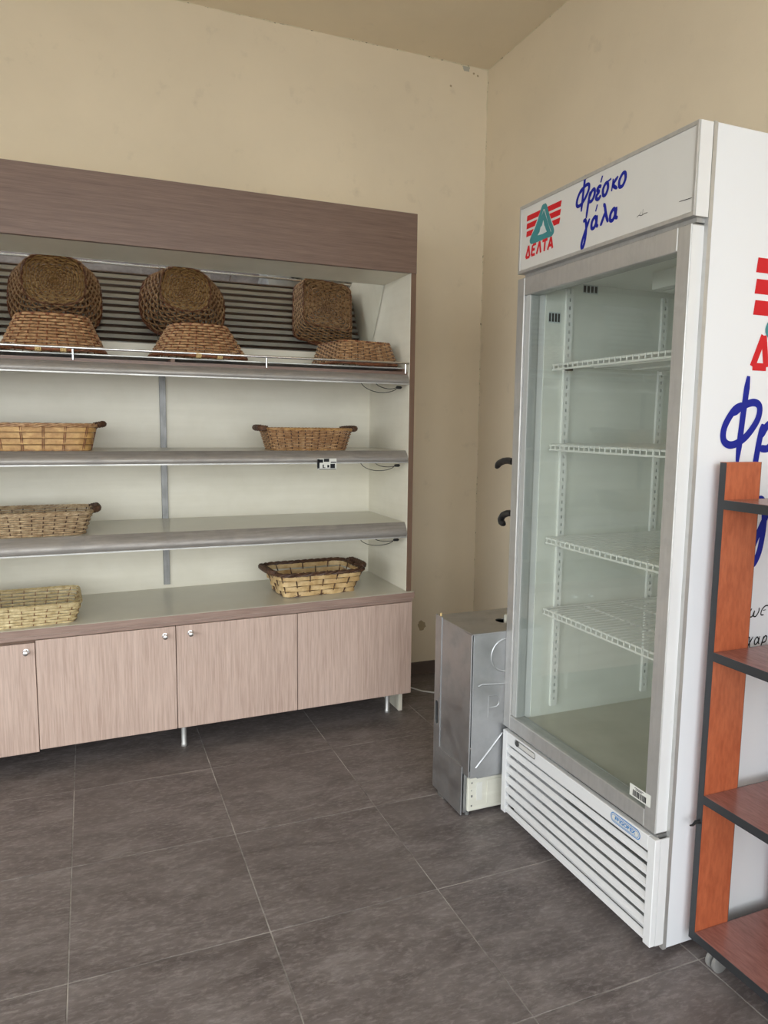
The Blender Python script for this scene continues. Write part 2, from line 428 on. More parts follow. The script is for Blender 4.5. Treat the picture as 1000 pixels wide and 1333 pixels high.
# top shelf: loose metal slats, front rail and rounded lip
s1 = obj('slat_shelf', B(IX0+.001, IX1-.001, CF+.020, CF+.028, 1.560, 1.592), LAM_H, cab)
bm = bmesh.new(); extr(bm, lip_profile(1.586, 1.536), IX0+.001, IX1-.001, 0); obj('shelf_lip', bm, LIP, s1, smooth=True)
bm = bmesh.new(); extr(bm, [(CF-.0025,1.5395),(CF+.004,1.5395),(CF+.004,1.5345),(CF-.0025,1.5345)], IX0+.001, IX1-.001, 0); obj('lip_edge', bm, ALU, s1)
obj('shelf_board', B(IX0+.001, IX1-.001, CF+.031, CBK-.0245, 1.566, 1.586), MATS['brown_laminate'], s1)
NS = 12
for k in range(NS):
    y = CF+.050 + k*(CBK-.045-CF-.050)/(NS-1)
    obj('slat', B(IX0+.001, IX1-.001, y, y+.0195, 1.606, 1.612, .0015), SLAT, s1)
for bx in (IX0+.012, -.38, .412, IX1-.012):
    obj('bearer', B(bx-.008, bx+.008, CF+.030, CBK-.0245, 1.586, 1.606), SIDE_BR, s1)
obj('front_rail', T([(IX0+.001, CF+.006, 1.628), (IX1-.001, CF+.006, 1.628)], .0052, 10), CHROME, s1, smooth=True)
for x in (-.62, .051, .782, 1.405):
    obj('rail_post', T([(x, CF+.010, 1.584), (x, CF+.008, 1.626)], .004, 8), CHROME, s1, smooth=True)
for dz, xa, xb in ((.032, 1.20, 1.375), (.014, 1.27, 1.37)):
    obj('lead', T([(xa+(xb-xa)*k/12, CF+.02, 1.536-dz*(4*(k/12)*(1-k/12))**.7-.012*k/12) for k in range(13)], .0016, 6), CABLEB, s1)
bm = bmesh.new(); lathe(bm, [(.002,-.014),(.0065,-.010),(.007,.008),(.003,.014)], (1.38, CF+.022, 1.523), 0, 8); obj('lead_plug', bm, CABLEB, s1)
# counter and cupboard base
DF = .18
ct = obj('counter_top', sag(B(CX0, CX1+.006, DF-.004, CBK, .572, .600, .0015)), COUNTER, cab)
obj('counter_edge', sag(B(CX0, CX1+.007, DF-.0065, DF-.0035, .5735, .5985)), LAM_E, ct)
obj('counter_rail', sag(B(CX0, CX1+.003, DF+.003, DF+.020, .556, .5715)), LAM_E, cab)
obj('carcass', sag(B(CX0+.002, CX1-.002, DF+.022, CBK, .125, .571)), SIDE_BR, cab)
doors = [(-.655, -.1215, -.010, .005), (-.1185, .3935, 0, 0), (.3965, .9005, 0, 0), (.9035, 1.444, 0, 0)]
knobs = [(-.152, .490), (.352, .503), (.452, .505), None]
for i, (xa, xb, dz, dy) in enumerate(doors):
    d = obj('door', sag(B(xa, xb, DF+dy, DF+.018+dy, .121+dz, .553+dz, .0012)), LAM_V, cab)
    if knobs[i]:
        kx, kz = knobs[i]; bm = bmesh.new()
        lathe(bm, [(.0115,0),(.0115,-.002),(.005,-.003),(.005,-.012),(.0095,-.016),(.0105,-.021),(.0085,-.026),(.004,-.028)], (kx, DF+dy, kz), 1, 18)
        obj('knob', bm, CHROME, d, smooth=True, label='small round chrome knob')
for lx, ly in ((.425, .245), (1.367, .277), (-.55, .245), (.425, .62), (-.55, .62)):
    bm = bmesh.new(); zt = .125+.0135*(lx-1.44)+.004
    lathe(bm, [(.011,0),(.0125,.002),(.0125,.012),(.0112,.014),(.0112,zt-.022),(.016,zt-.020),(.016,zt)], (lx, ly, 0), 2, 16)
    obj('leg', bm, ALU, cab, smooth=True)
obj('side_foot', B(CX1-.020, CX1-.002, .275, CBK, .0, .124), CREAM, cab)
# grubby price card clipped to the middle shelf
pa, pb = on(413, 597, 1, CF-.008), on(438, 611, 1, CF-.008)
tagt = thing('price_card', 'grubby white price card clipped on the middle shelf lip', 'price card', ((pa.x+pb.x)/2, CF-.006, pb.z))
obj('card', B(pa.x, pb.x, CF-.009, CF-.0075, pb.z, pa.z, .0003), CARD, tagt)
obj('clip', B(pa.x+.02, pb.x-.02, CF-.0075, CF-.0030, pa.z-.02, pa.z-.004), SLOT, tagt)
bm = bmesh.new(); wd = pb.x-pa.x; ht = pa.z-pb.z
for a, b, c, d in ((.0,.12,.1,.95),(.06,.3,.62,.92),(.34,.62,.70,.98),(.28,.34,.14,.46),(.34,.42,.14,.20),(.52,.62,.18,.42),(.68,.92,.12,.52),(.70,.98,.60,.70),(.1,.98,.0,.06)):
    box(bm, pa.x+a*wd, pa.x+b*wd, CF-.0094, CF-.0089, pb.z+c*ht, pb.z+d*ht)
obj('print', bm, INK, tagt)

# ------------------------------------------------------------------ baskets
def outline(n, ex):
    """n points of a unit superellipse, even by arc length; returns (cx, cy, nx, ny)"""
    M = 2000; pts = []
    for k in range(M):
        a = 2*PI*k/M; c, s = math.cos(a), math.sin(a)
        r = (abs(c)**ex+abs(s)**ex)**(-1/ex); pts.append((r*c, r*s))
    return pts
def even(pts, a, b, n):
    P2 = [(x*a, y*b) for x, y in pts]; L = [0]
    for i in range(len(P2)):
        q, r = P2[i], P2[(i+1) % len(P2)]; L.append(L[-1]+math.hypot(r[0]-q[0], r[1]-q[1]))
    out = []; j = 0
    for k in range(n):
        t = L[-1]*k/n
        while L[j+1] < t: j += 1
        f = (t-L[j])/max(1e-9, L[j+1]-L[j]); q, r = pts[j], pts[(j+1) % len(pts)]
        out.append((q[0]+(r[0]-q[0])*f, q[1]+(r[1]-q[1])*f))
    return out
def make_basket(label, group, base, rim, h, ex, rows, stakes, hz, ht, mats, stake_r=.0022, rim_r=.006, handles=None, flare=1.0, upright_pairs=False, binding=False, amp=None):
    """base, rim = half sizes (a, b). Built standing at the origin."""
    root = thing('wicker_basket', label, 'basket', (0,0,0), group)
    K = 4; n = stakes*K
    pts = even(outline(n, ex), rim[0], rim[1], n)
    def at(i, s, off=0):
        cx, cy_ = pts[i % n]
        f = s**flare
        a = base[0]+(rim[0]-base[0])*f; b = base[1]+(rim[1]-base[1])*f
        q, r = pts[(i-1) % n], pts[(i+1) % n]
        tx, ty = (r[0]-q[0])*a, (r[1]-q[1])*b; l = math.hypot(tx, ty) or 1
        return Vector((cx*a + ty/l*off, cy_*b - tx/l*off, s*h))
    amp = amp or ht*1.15
    bm = bmesh.new()
    dz = 1.0/rows
    for r in range(rows):
        s = (r+.5)*dz*.97
        ring = [at(i, s, amp*math.cos(PI*i/K + PI*r)) for i in range(n)]
        tube(bm, ring, ht, 6, closed=True, flat=hz/ht, up=(0,0,1))
    obj('woven_wall', bm, mats[0], root, 'stuff', smooth=True)
    bm = bmesh.new()
    for j in range(stakes):
        offs = (-.003, .003) if upright_pairs else (0,)
        for o in offs:
            line = [at(j*K, s, (ht*1.9 if upright_pairs else 0)) for s in (0, .25, .5, .75, 1)]
            d = at(j*K+1, .5)-at(j*K-1, .5); d.normalize()
            tube(bm, [p+d*o for p in line], stake_r, 5)
    obj('stakes', bm, mats[1], root, 'stuff', smooth=True)
    # woven base: concentric rounds over radial spokes
    bm = bmesh.new(); NB = max(8, int(min(base)/.0095))
    for r in range(NB):
        f = (r+.6)/NB
        sub = [Vector((pts[i][0]*base[0]*f, pts[i][1]*base[1]*f, .004+.0022*math.cos(PI*i/K+PI*r))) for i in range(0, n, 1 if f > .4 else 2)]
        tube(bm, sub, min(base)/NB*.52, 5, closed=True, flat=.55, up=(0,0,1))
    obj('woven_base', bm, mats[3] if len(mats) > 3 else mats[0], root, 'stuff', smooth=True)
    bm = bmesh.new()
    for j in range(0, stakes, 2):
        e = at(j*K, 0); e.z = .004; tube(bm, [(0,0,.004), e], .002, 4)
    obj('base_spokes', bm, mats[1], root, 'stuff')
    # twisted foot and rim
    for nm, s, rr, mt in (('foot_rope', 0.0, rim_r*.62, mats[2]), ('rim', 1.0, rim_r, mats[2])):
        bm = bmesh.new(); M = n
        for ph in (0, 2*PI/3, 4*PI/3):
            ring = []
            for i in range(M):
                a = ph + 2*PI*i/(K*1.5); p = at(i, s, rr*.75*math.cos(a)); p.z += rr*.75*math.sin(a) + (0 if s else rr)
                ring.append(p)
            tube(bm, ring, rr*.62, 5, closed=True)
        obj(nm, bm, mt, root, smooth=True)
    for side in (handles or []):
        # grip standing off the rim, at angle 'side' (0 = +x end, pi/2 = +y side), half-length L, stand-off d
        ang, L, d, lift, hr, hm = side
        c, s_ = math.cos(ang), math.sin(ang)
        e = Vector((c*rim[0], s_*rim[1], h)); t = Vector((-s_, c, 0)); o_ = Vector((c, s_, 0))
        prof = [(-L, -.004, 0), (-L*.97, d*.5, lift*.6), (-L*.8, d*.92, lift), (-L*.4, d, lift), (0, d*1.02, lift), (L*.4, d, lift), (L*.8, d*.92, lift), (L*.97, d*.5, lift*.6), (L, -.004, 0)]
        path = [e + t*a + o_*b + Vector((0,0,z)) for a, b, z in prof]
        fine = []
        for q, r in zip(path, path[1:]):
            for k in range(4): fine.append(q.lerp(r, k/4))
        fine.append(path[-1])
        hd = obj('handle', T(fine, [hr*(1+.14*math.sin(k*2.4)) for k in range(len(fine))], 8), hm, root, smooth=True)
        if binding:
            for f in (-.55, .45):
                bm = bmesh.new()
                for q in range(4):
                    cc = e + t*(L*f+q*.0055) + o_*d + Vector((0,0,lift))
                    tube(bm, [cc+o_*math.cos(x*PI/5)*hr*1.22+Vector((0,0,math.sin(x*PI/5)*hr*1.22)) for x in range(10)], .0024, 5, closed=True)
                obj('binding', bm, BRASS, hd, smooth=True)
    return root
def place(o, x, y, z, rz=0, flip=False, h=0):
    o.location = (x, y, z+h if flip else z)
    o.rotation_euler = (PI if flip else 0, 0, rz)
G1 = 'wicker baskets turned over on the slatted top shelf'
# inverted ones on the slats
Z1 = 1.614
HB = lambda L, d, r: [(PI/2, L, d, .004, r, W_RED), (-PI/2, L, d, .004, r, W_RED)]
HD = lambda L, d, z, r: [(0, L, d, z, r, W_DARK), (PI, L, d, z, r, W_DARK)]
b = make_basket('large round-cornered wicker basket turned upside down over the rail post beside the mirror end', G1, (.126,.128), (.188,.196), .135, 2.9, 11, 34, .0047, .0044, (W_BROWN, W_RED, W_RED, W_GOLD), .0028, .007, handles=HB(.085, .010, .0085), binding=True)
b['label'] = 'large squarish wicker basket turned upside down on top slats, straw-bound handle at rim'
place(b, -.020, .420, Z1+.012, 0, True, .135)
b = make_basket('wicker basket upside down on top slats, between the squarish and the rectangular upturned baskets', G1, (.112,.120), (.192,.188), .130, 2.6, 11, 34, .0045, .0044, (W_BROWN, W_RED, W_RED, W_GOLD), .0028, .007, handles=HB(.085, .010, .0085), binding=True)
place(b, .535, .412, Z1+.012, .10, True, .130)
b = make_basket('low rectangular brown basket upside down on the top slats against the cabinet side panel', G1, (.122,.138), (.150,.168), .098, 8, 12, 36, .0034, .0036, (W_BROWN, W_DARK, W_RED, W_BROWN), .0024, .006, handles=HB(.075, .008, .0075))
place(b, 1.232, .410, Z1+.010, .14, True, .098)
# standing ones
G2 = 'wicker baskets standing on the open shelves and counter'
b = make_basket('long basket of wide bamboo strips with a dark knob handle, on the middle shelf', G2, (.205,.125), (.228,.150), .098, 7, 4, 18, .0116, .0014, (W_BAMB, W_RED, W_BROWN, W_BAMB), .0015, .0066, handles=HD(.09, .028, .006, .0115), upright_pairs=True, amp=.0014)
place(b, -.105, .402, 1.2425, .02)
b = make_basket('small brown willow basket with a dark knobbly handle at each end, above the price card', G2, (.165,.10), (.190,.125), .092, 6, 12, 36, .0030, .0034, (W_BROWN, W_DARK, W_GOLD, W_BROWN), .0022, .005, handles=HD(.075, .026, .004, .0125))
place(b, .992, .37, 1.2425, -.02)
b = make_basket('pale greyish willow basket on the lowest shelf with a dark inside and handle', G2, (.205,.12), (.235,.145), .088, 7, 10, 34, .0039, .0036, (W_GREY, W_DARK, W_GREY, W_GREY), .0024, .0055, handles=HD(.07, .024, .006, .0125))
place(b, -.140, .375, .9165, .03)
b = make_basket('shallow pale straw tray basket without handles on the counter', G2, (.205,.13), (.232,.165), .085, 12, 7, 34, .0054, .0024, (W_PALE, W_RED, W_PALE, W_PALE), .0016, .0036, amp=.0030)
place(b, -.190, .345, .5985+.0135*(-.19-1.44), .045)
b = make_basket('chunky wood-chip basket with dark rim and two dark twisted handles on the counter', G2, (.165,.105), (.205,.150), .108, 8, 4, 20, .0122, .0018, (W_CHIP, W_DARK, W_DARK, W_BROWN), .0030, .0078, handles=HD(.085, .024, .008, .0130), amp=.0036)
place(b, 1.035, .395, .5985+.0135*(1.035-1.44), .06)

# ------------------------------------------------------------------ drinks fridge
FX, FXB, FX1 = 1.375, 1.430, 2.035; FY0, FY1 = -1.458, -.734; FH = 2.045
fr = thing('glass_door_fridge', 'tall white glass-door drinks fridge with printed header, empty wire shelves inside', 'fridge', ((FX+FX1)/2, (FY0+FY1)/2, 0))
# body: shell panels around the liner
obj('side_wall', B(FXB, FX1, FY0, FY0+.012, .02, FH, .002), FSIDE, fr)
obj('side_wall', B(FXB, FX1, FY1-.012, FY1, .02, FH, .002), FW, fr)
obj('rear_wall', B(FX1-.012, FX1, FY0+.012, FY1-.012, .02, FH), FW, fr)
obj('roof', B(FXB-.012, FX1, FY0+.012, FY1-.012, FH-.012, FH), FW, fr)
obj('front_frame', B(FXB-.003, FXB+.02, FY0+.012, FY0+.047, .33, 1.83), FW, fr)
obj('front_frame', B(FXB-.003, FXB+.02, FY1-.047, FY1-.012, .33, 1.83), FW, fr)
obj('corner_trim', B(FXB-.011, FXB, FY0-.001, FY0+.012, .02, FH), ALU, fr)
LY0, LY1, LX1, LZ0, LZ1 = -1.408, -.784, 1.985, .378, 1.815
ln = obj('liner', B(FXB+.02, LX1, LY1, LY1+.006, LZ0, LZ1), LINER, fr)
obj('liner_wall', B(FXB+.02, LX1, LY0-.006, LY0, LZ0, LZ1), LINER, ln)
obj('liner_back', B(LX1, LX1+.006, LY0, LY1, LZ0, LZ1), LINER, ln)
obj('liner_roof', B(FXB+.003, LX1, LY0, LY1, LZ1, LZ1+.006), LINER, ln)
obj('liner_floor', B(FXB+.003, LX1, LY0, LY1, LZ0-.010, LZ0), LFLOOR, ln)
bm = bmesh.new()
box(bm, 1.66, 1.666, LY0+.02, -1.02, 1.765, LZ1); box(bm, 1.666, LX1, LY0+.02, LY0+.026, 1.765, LZ1); box(bm, 1.666, LX1, -1.026, -1.02, 1.765, LZ1)
ev = obj('fan_cover', bm, LINER, fr)
for kx in range(9): obj('fan_bar', B(1.672+kx*.035, 1.692+kx*.035, LY0+.026, -1.026, 1.765, 1.769), LINER, ev)
for px in (1.535, 1.925):
    for yy, sgn in ((LY1, -1), (LY0, 1)):
        a, b_ = sorted((yy, yy+sgn*.010))
        bm = bmesh.new()                                   # slotted strip: two rails and the rungs between the slots
        box(bm, px-.012, px-.0026, a, b_, .41, 1.795); box(bm, px+.0030, px+.012, a, b_, .41, 1.795)
        for k in range(55):
            z0 = .41 if k == 0 else .441+(k-1)*.025
            box(bm, px-.0026, px+.0030, a, b_, z0, min(.43+k*.025, 1.795))
        obj('shelf_track', bm, WIRE, fr)
for z in (1.555, 1.300, .995, .757):
    bm = bmesh.new(); y0, y1, x0, x1 = LY0+.014, LY1-.014, 1.475, 1.955
    for k in range(25):
        y = y0+.008+(y1-y0-.016)*k/24
        tube(bm, [(x0-.001, y, z-.018), (x0-.001, y, z), (x0+.008, y, z+.002), (x1, y, z+.002)], .0021, 5)
    sh = obj('wire_shelf', bm, WIRE, fr, smooth=True)
    bm = bmesh.new()
    for xx, zz in ((x0, z-.017), (x0+.004, z-.002), (x0+.16, z-.003), (x0+.32, z-.003), (x1, z)):
        tube(bm, [(xx, y0, zz), (xx, y1, zz)], .0034, 6)
    for yy in (y0, y1): tube(bm, [(x0, yy, z-.002), (x1, yy, z-.002)], .003, 6)
    obj('shelf_rails', bm, WIRE, sh)
    for px in (1.535, 1.925):
        for yy in (LY1-.024, LY0+.010):
            obj('shelf_clip', B(px-.012, px+.012, yy, yy+.014, z-.018, z-.006, .001), BLACK if (z > 1.5 and px < 1.6) else WIRE, sh)
# stickers inside
for u0, v0, u1, v1 in ((714,407,730,420),(759,372,779,382)):
    p, q = on(u0, v1, 1, LY1), on(u1, v0, 1, LY1)
    st = obj('inner_sticker', B(p.x, q.x, LY1-.0008, LY1, p.z, q.z), SILVERP, fr)
    bm = bmesh.new()
    for k in range(4): box(bm, p.x+(q.x-p.x)*(k+.1)/4, p.x+(q.x-p.x)*(k+.75)/4, LY1-.0013, LY1-.0008, p.z+.004, q.z-.004)
    obj('print', bm, SLOT, st)
# header box with picture panel
HZ0, HZ1 = 1.836, 2.042
hd = obj('header', B(FX+.006, FXB-.012, FY0, FY1+.002, HZ0, HZ1, .002), ALU, fr)
for a in ((FX, FX+.008, FY0, FY1+.002, HZ1-.010, HZ1), (FX, FX+.008, FY0, FY1+.002, HZ0, HZ0+.010), (FX, FX+.008, FY0, FY0+.008, HZ0+.010, HZ1-.010), (FX, FX+.008, FY1-.007, FY1+.002, HZ0+.010, HZ1-.010)):
    obj('header_frame', B(*a, .0008), ALU, hd)
obj('header_panel', B(FX+.0030, FX+.0058, FY0+.008, FY1-.007, HZ0+.010, HZ1-.010), PANEL, hd)
obj('header_cheek', B(FX+.006, FXB-.013, FY0-.0012, FY0, HZ0, HZ1), FW, hd)
obj('header_neck', B(FX+.02, FXB, FY0+.01, FY1-.01, 1.826, HZ0), ALU, fr)
# --- flat print helpers
def cat(pts, n=8, closed=False):
    P_ = [Vector((*p, 0)) for p in pts]; out = []; m_ = len(P_)
    if m_ == 2: return P_
    for i in range(m_ if closed else m_-1):
        g = lambda k: P_[k % m_] if closed else P_[max(0, min(m_-1, k))]
        a, b_, c, d = g(i-1), g(i), g(i+1), g(i+2)
        for k in range(n):
            t = k/n
            out.append(.5*((2*b_)+(c-a)*t+(2*a-5*b_+4*c-d)*t*t+(3*b_-a-3*c+d)*t**3))
    if not closed: out.append(P_[-1])
    return out
RIB = [0]
def ribbon(bm, pts, wd, mp, closed=False, taper=.55, smooth=True):
    L = cat(pts, 8, closed) if smooth else [Vector((*p, 0)) for p in pts]
    m_ = len(L); la, lb = [], []
    RIB[0] += 1; dz = Vector((0, 0, (RIB[0] % 24)*2.5e-5))
    L = [p+dz+Vector((0, 0, i*2e-6)) for i, p in enumerate(L)]
    for i, p in enumerate(L):
        a = L[(i-1) % m_] if (closed or i) else p; b_ = L[(i+1) % m_] if (closed or i < m_-1) else p
        t = (b_-a).normalized(); nn_ = Vector((-t.y, t.x, 0))
        wv = wd*.5 if closed else wd*.5*(taper+(1-taper)*min(1, min(i, m_-1-i)/3))
        la.append(bm.verts.new(mp(p+nn_*wv))); lb.append(bm.verts.new(mp(p-nn_*wv)))
    for i in range(m_ if closed else m_-1):
        j = (i+1) % m_; bm.faces.new((la[i], la[j], lb[j], lb[i]))
def poly(bm, pts, mp): bm.faces.new([bm.verts.new(mp(Vector((*p, 0)))) for p in pts])
def printed(name, bm, mt, parent):
    return obj(name, bm, mt, parent)
# the badge: three red bars, a rounded teal triangle and the five letters below; unit = header metres from its left, bar-bottom
def badge(mp, s, parent):
    def M(p): return mp(Vector((p.x*s, p.y*s, p.z)))
    bm = bmesh.new()
    for k in range(3):
        z1 = .064-k*.0235; z0 = z1-.0165
        tl, tr = .092-(.092-(z1*.0+.0))*0, 0
        def xl(z): return .022+ (.092-.022)*((z+.020)/.092)           # triangle flanks
        def xr(z): return .150-(.150-.092)*((z+.020)/.092)
        poly(bm, [(0, z0), (max(.004, xl(z0)-.010), z0), (max(.004, xl(z1)-.010), z1), (.002, z1)], M)
        poly(bm, [(xr(z0)+.008, z0), (.172+.002*(2-k), z0), (.176+.002*(2-k), z1), (xr(z1)+.008, z1)], M)
    printed('badge_bars', bm, RED, parent)
    bm = bmesh.new()
    ribbon(bm, [(.092,.068),(.100,.066),(.122,.020),(.140,-.010),(.138,-.018),(.128,-.020),(.090,-.020),(.040,-.020),(.030,-.018),(.030,-.010),(.058,.020),(.084,.066)], .014, M, True)
    printed('badge_triangle', bm, TEAL, parent)
    RIB[0] = 0
    M2 = lambda p: M(Vector((p.x, p.y, 3e-4)))
    bm = bmesh.new(); poly(bm, [(.092,.060),(.132,-.014),(.036,-.014)], M2)
    printed('badge_field', bm, MATS['print_teal'], parent)
    return M
def glyphs(bm, strokes, x, y, s, wd, mp, slant=.0):
    for st in strokes:
        closed = st[0] == 'c'; pts = st[1:] if closed else st
        ribbon(bm, [(x+(px+slant*py)*s, y+py*s) for px, py in pts], wd, mp, closed)
def letters_sans(bm, x, y, h, wd, mp):
    """angular delta-epsilon-lambda-tau-alpha, as on the badge"""
    w_ = h*.86
    G = [[[(0,0),(.42,1)],[(.42,1),(.62,.0)],[(.62,0),(0,0)]],
         [[(.75,.95),(.22,.92)],[(.22,.92),(.12,.5),(.05,.05)],[(.05,.05),(.62,.05)],[(.14,.5),(.58,.5)]],
         [[(.0,0),(.45,1)],[(.45,1),(.66,0)]],
         [[(.02,.93),(.80,.93)],[(.44,.93),(.34,0)]],
         [[(.0,0),(.45,1)],[(.45,1),(.72,0)],[(.16,.32),(.62,.32)]]]
    for k, g in enumerate(G):
        for st in g: ribbon(bm, [(x+k*w_+px*h*.98, y+py*h) for px, py in st], wd, mp, False, 1.0, smooth=len(st) > 2)
PHI = [[(.36,1.0),(.34,.5),(.33,-.12)], [(.34,.62),(.18,.56),(.04,.34),(.05,.16),(.2,.1),(.42,.2),(.60,.42),(.62,.60),(.50,.66),(.30,.60),(.16,.50)]]
RHO = [[(.72,.38),(.68,.1),(.64,-.42)], [(.70,.2),(.80,.36),(.92,.38),(.96,.22),(.86,.06),(.70,.06)]]
EPS = [[(1.28,.34),(1.16,.38),(1.08,.30),(1.18,.22),(1.08,.14),(1.08,.04),(1.2,0),(1.30,.08)], [(1.28,.66),(1.22,.48)]]
SIG = [['c',(1.48,.36),(1.38,.22),(1.42,.04),(1.54,.02),(1.62,.18),(1.58,.34)], [(1.5,.37),(1.74,.42)]]
KAP = [[(1.84,.38),(1.82,.02)], [(2.06,.38),(1.86,.20),(2.08,.02)]]
OMI = [['c',(2.26,.38),(2.14,.22),(2.18,.04),(2.32,.02),(2.42,.18),(2.38,.36)]]
FRESKO = PHI+RHO+EPS+SIG+KAP+OMI
GALA = [[(0,.36),(.12,.38),(.20,.1),(.18,-.30),(.08,-.50),(.02,-.34),(.14,-.02),(.34,.38)],
        ['c',(.62,.36),(.48,.24),(.48,.06),(.60,.02),(.70,.18)], [(.72,.38),(.72,.10),(.82,.02)], [(.68,.72),(.62,.52)],
        [(.98,.60),(1.06,.58),(1.16,.30),(1.30,.02)], [(1.12,.36),(1.02,.16),(.94,.0)],
        ['c',(1.54,.36),(1.40,.24),(1.40,.06),(1.52,.02),(1.62,.18)], [(1.66,.38),(1.64,.10),(1.76,.04)]]
HXP = FX+.0026
def mh(du, dv):           # header print: right = -y
    return lambda p: Vector((HXP-p.z, -(du+p.x), dv+p.y))
badge(mh(.769, 1.942), 1.0, hd)
bm = bmesh.new(); rnd = random.Random(3)
poly(bm, [(.064,-.008),(.074,.000),(.078,.012),(.086,.016),(.092,.030),(.097,.014),(.102,.008),(.106,.000),(.112,-.008),(.09,-.010)], lambda p: Vector((HXP-.0009, -(.769+p.x), 1.942+p.y)))
printed('badge_figure', bm, SILVERP, hd)
bm = bmesh.new(); letters_sans(bm, .771, 1.880, .034, .0084, mh(0, 0)); printed('badge_letters', bm, RED, hd)
bm = bmesh.new(); glyphs(bm, FRESKO, 1.016, 1.958, .083, .0095, lambda p: Vector((HXP-p.z, -p.x, p.y+.10*(p.x-1.016)*.6)), .10); printed('script', bm, BLUE, hd)
bm = bmesh.new(); glyphs(bm, GALA, 1.050, 1.890, .083, .0098, lambda p: Vector((HXP-p.z, -p.x, p.y+.02*(p.x-1.05))), .08); printed('script', bm, BLUE, hd)
bm = bmesh.new()
for st in ([(1.268,1.8785),(1.276,1.8815),(1.284,1.879),(1.296,1.881),(1.306,1.8805)], [(1.276,1.8815),(1.284,1.888)], [(1.288,1.880),(1.2895,1.893)], [(1.408,1.8785),(1.43,1.8775),(1.448,1.877)]):
    ribbon(bm, st, .0016, lambda p: Vector((HXP-p.z, -p.x, p.y)))
printed('drawn_ground_line', bm, INK, hd)
# door: aluminium frame, glass, gasket
DX0, DX1 = 1.382, 1.424; DY0, DY1, DZ0, DZ1 = -1.447, -.722, .337, 1.823
GY0, GY1, GZ0, GZ1 = -1.405, -.782, .385, 1.768
dr = obj('door', B(DX0, DX1, DY1-.040, DY1, DZ0, DZ1, .002), ALU, fr)
obj('door_stile', B(DX0, DX1, DY0, GY0, DZ0, DZ1, .002), ALU, dr)
obj('door_rail', B(DX0, DX1, GY0, DY1-.040, DZ0, GZ0, .002), ALU, dr)
obj('door_rail', B(DX0, DX1, GY0, DY1-.040, GZ1, DZ1, .002), ALU, dr)
obj('inner_stile', B(DX0+.008, DX1-.002, GY1-.004, DY1-.040, GZ0, GZ1, .001), GASKET, dr)
obj('glass_pane', B(DX0+.010, DX0+.014, GY0-.004, GY1, GZ0-.004, GZ1+.004), GLASS, dr)
bm = bmesh.new()
for a in ((DY0+.01, GY0, DZ0+.01, DZ1-.01), (GY1, DY1-.01, DZ0+.01, DZ1-.01), (GY0, GY1, DZ0+.01, GZ0), (GY0, GY1, GZ1, DZ1-.01)):
    box(bm, DX1, DX1+.004, a[0], a[1], a[2], a[3])
obj('door_gasket', bm, GASKET, dr)
obj('door_edge_strip', B(DX0+.003, DX1, DY0-.0010, DY0, DZ0+.004, DZ1-.004), FW, dr)
for pix in (((668,601),(662,599.5),(656,600),(650,603),(646.5,608.5)), ((667,668),(661,668),(655,670.5),(652,676),(653,680),(656.5,682.5))):
    pts = [on(u, v, 0, 1.405) for u, v in pix]
    L = []
    for q, r in zip(pts, pts[1:]):
        for k in range(3): L.append(q.lerp(r, k/3))
    L.append(pts[-1])
    obj('door_hook', T(L, [.0115]*(len(L)-2)+[.010, .007], 10), BLACK, dr, smooth=True)
hg = obj('door_hinge', B(DX0+.006, FXB, DY0-.002, DY0+.05, DZ0-.010, DZ0-.001, .001), STEEL_UP, fr)
p0, p1 = on(818.5, 1018, 0, DX0), on(846, 1048, 0, DX0)
st = obj('barcode_sticker', B(DX0-.0008, DX0, -1.425, -1.350, .398, .430), CARD, dr)
bm = bmesh.new(); rnd = random.Random(9); y = -1.362
while y > -1.412:
    w_ = rnd.choice((.0012, .002, .003)); box(bm, DX0-.0013, DX0-.0008, y-w_, y, .402, .418); y -= w_+rnd.choice((.0012, .002))
for a, b_, c, d in ((-1.395,-1.372,.421,.4225),(-1.400,-1.368,.4245,.426)): box(bm, DX0-.0013, DX0-.0008, a, b_, c, d)
obj('print', bm, INK, st)
# machine-compartment grille
GB0, GB1 = .036, .328
gr = obj('base_grille', B(FX, FX+.018, FY0, FY0+.026, GB0, GB1, .0015), FW, fr)
obj('grille_side', B(FX+.018, FXB-.002, FY0, FY0+.003, GB0, GB1), FW, gr)
obj('grille_side', B(FX+.018, FXB-.002, FY1-.003, FY1, GB0, GB1), FW, gr)
obj('grille_post', B(FX, FX+.018, FY1-.026, FY1, GB0, GB1, .0015), FW, gr)
obj('grille_rail', B(FX, FX+.018, FY0+.026, FY1-.026, .287, GB1, .0015), FW, gr)
obj('condenser', B(FXB+.20, FXB+.24, FY0+.03, FY1-.03, GB0, GB1), STEEL_UP, gr)
NL = 7
for k in range(NL):
    zc = GB0+.004 + (k+.5)*(.287-GB0-.004)/NL
    bm = bmesh.new()
    extr(bm, [(FX+.001, zc-.0125), (FX+.001, zc-.0040), (FX+.010, zc+.0045), (FX+.012, zc+.0045), (FX+.012, zc+.0025), (FX+.004, zc-.0125)], FY0+.026, FY1-.026, 1)
    obj('louver', bm, FW, gr)
def rrect(x0, x1, z0, z1, r, n=6):
    out = []
    for cx, cz, a0 in ((x1-r, z1-r, 0), (x0+r, z1-r, PI/2), (x0+r, z0+r, PI), (x1-r, z0+r, 3*PI/2)):
        for k in range(n+1): out.append((cx+r*math.cos(a0+PI/2*k/n), cz+r*math.sin(a0+PI/2*k/n)))
    return out
mg = lambda off: (lambda p: Vector((FX-off-p.z, -p.x, p.y)))
bm = bmesh.new(); poly(bm, rrect(1.290, 1.405, .2965, .3235, .0134), mg(.0006)); bd = obj('maker_badge', bm, FBLUE, gr)
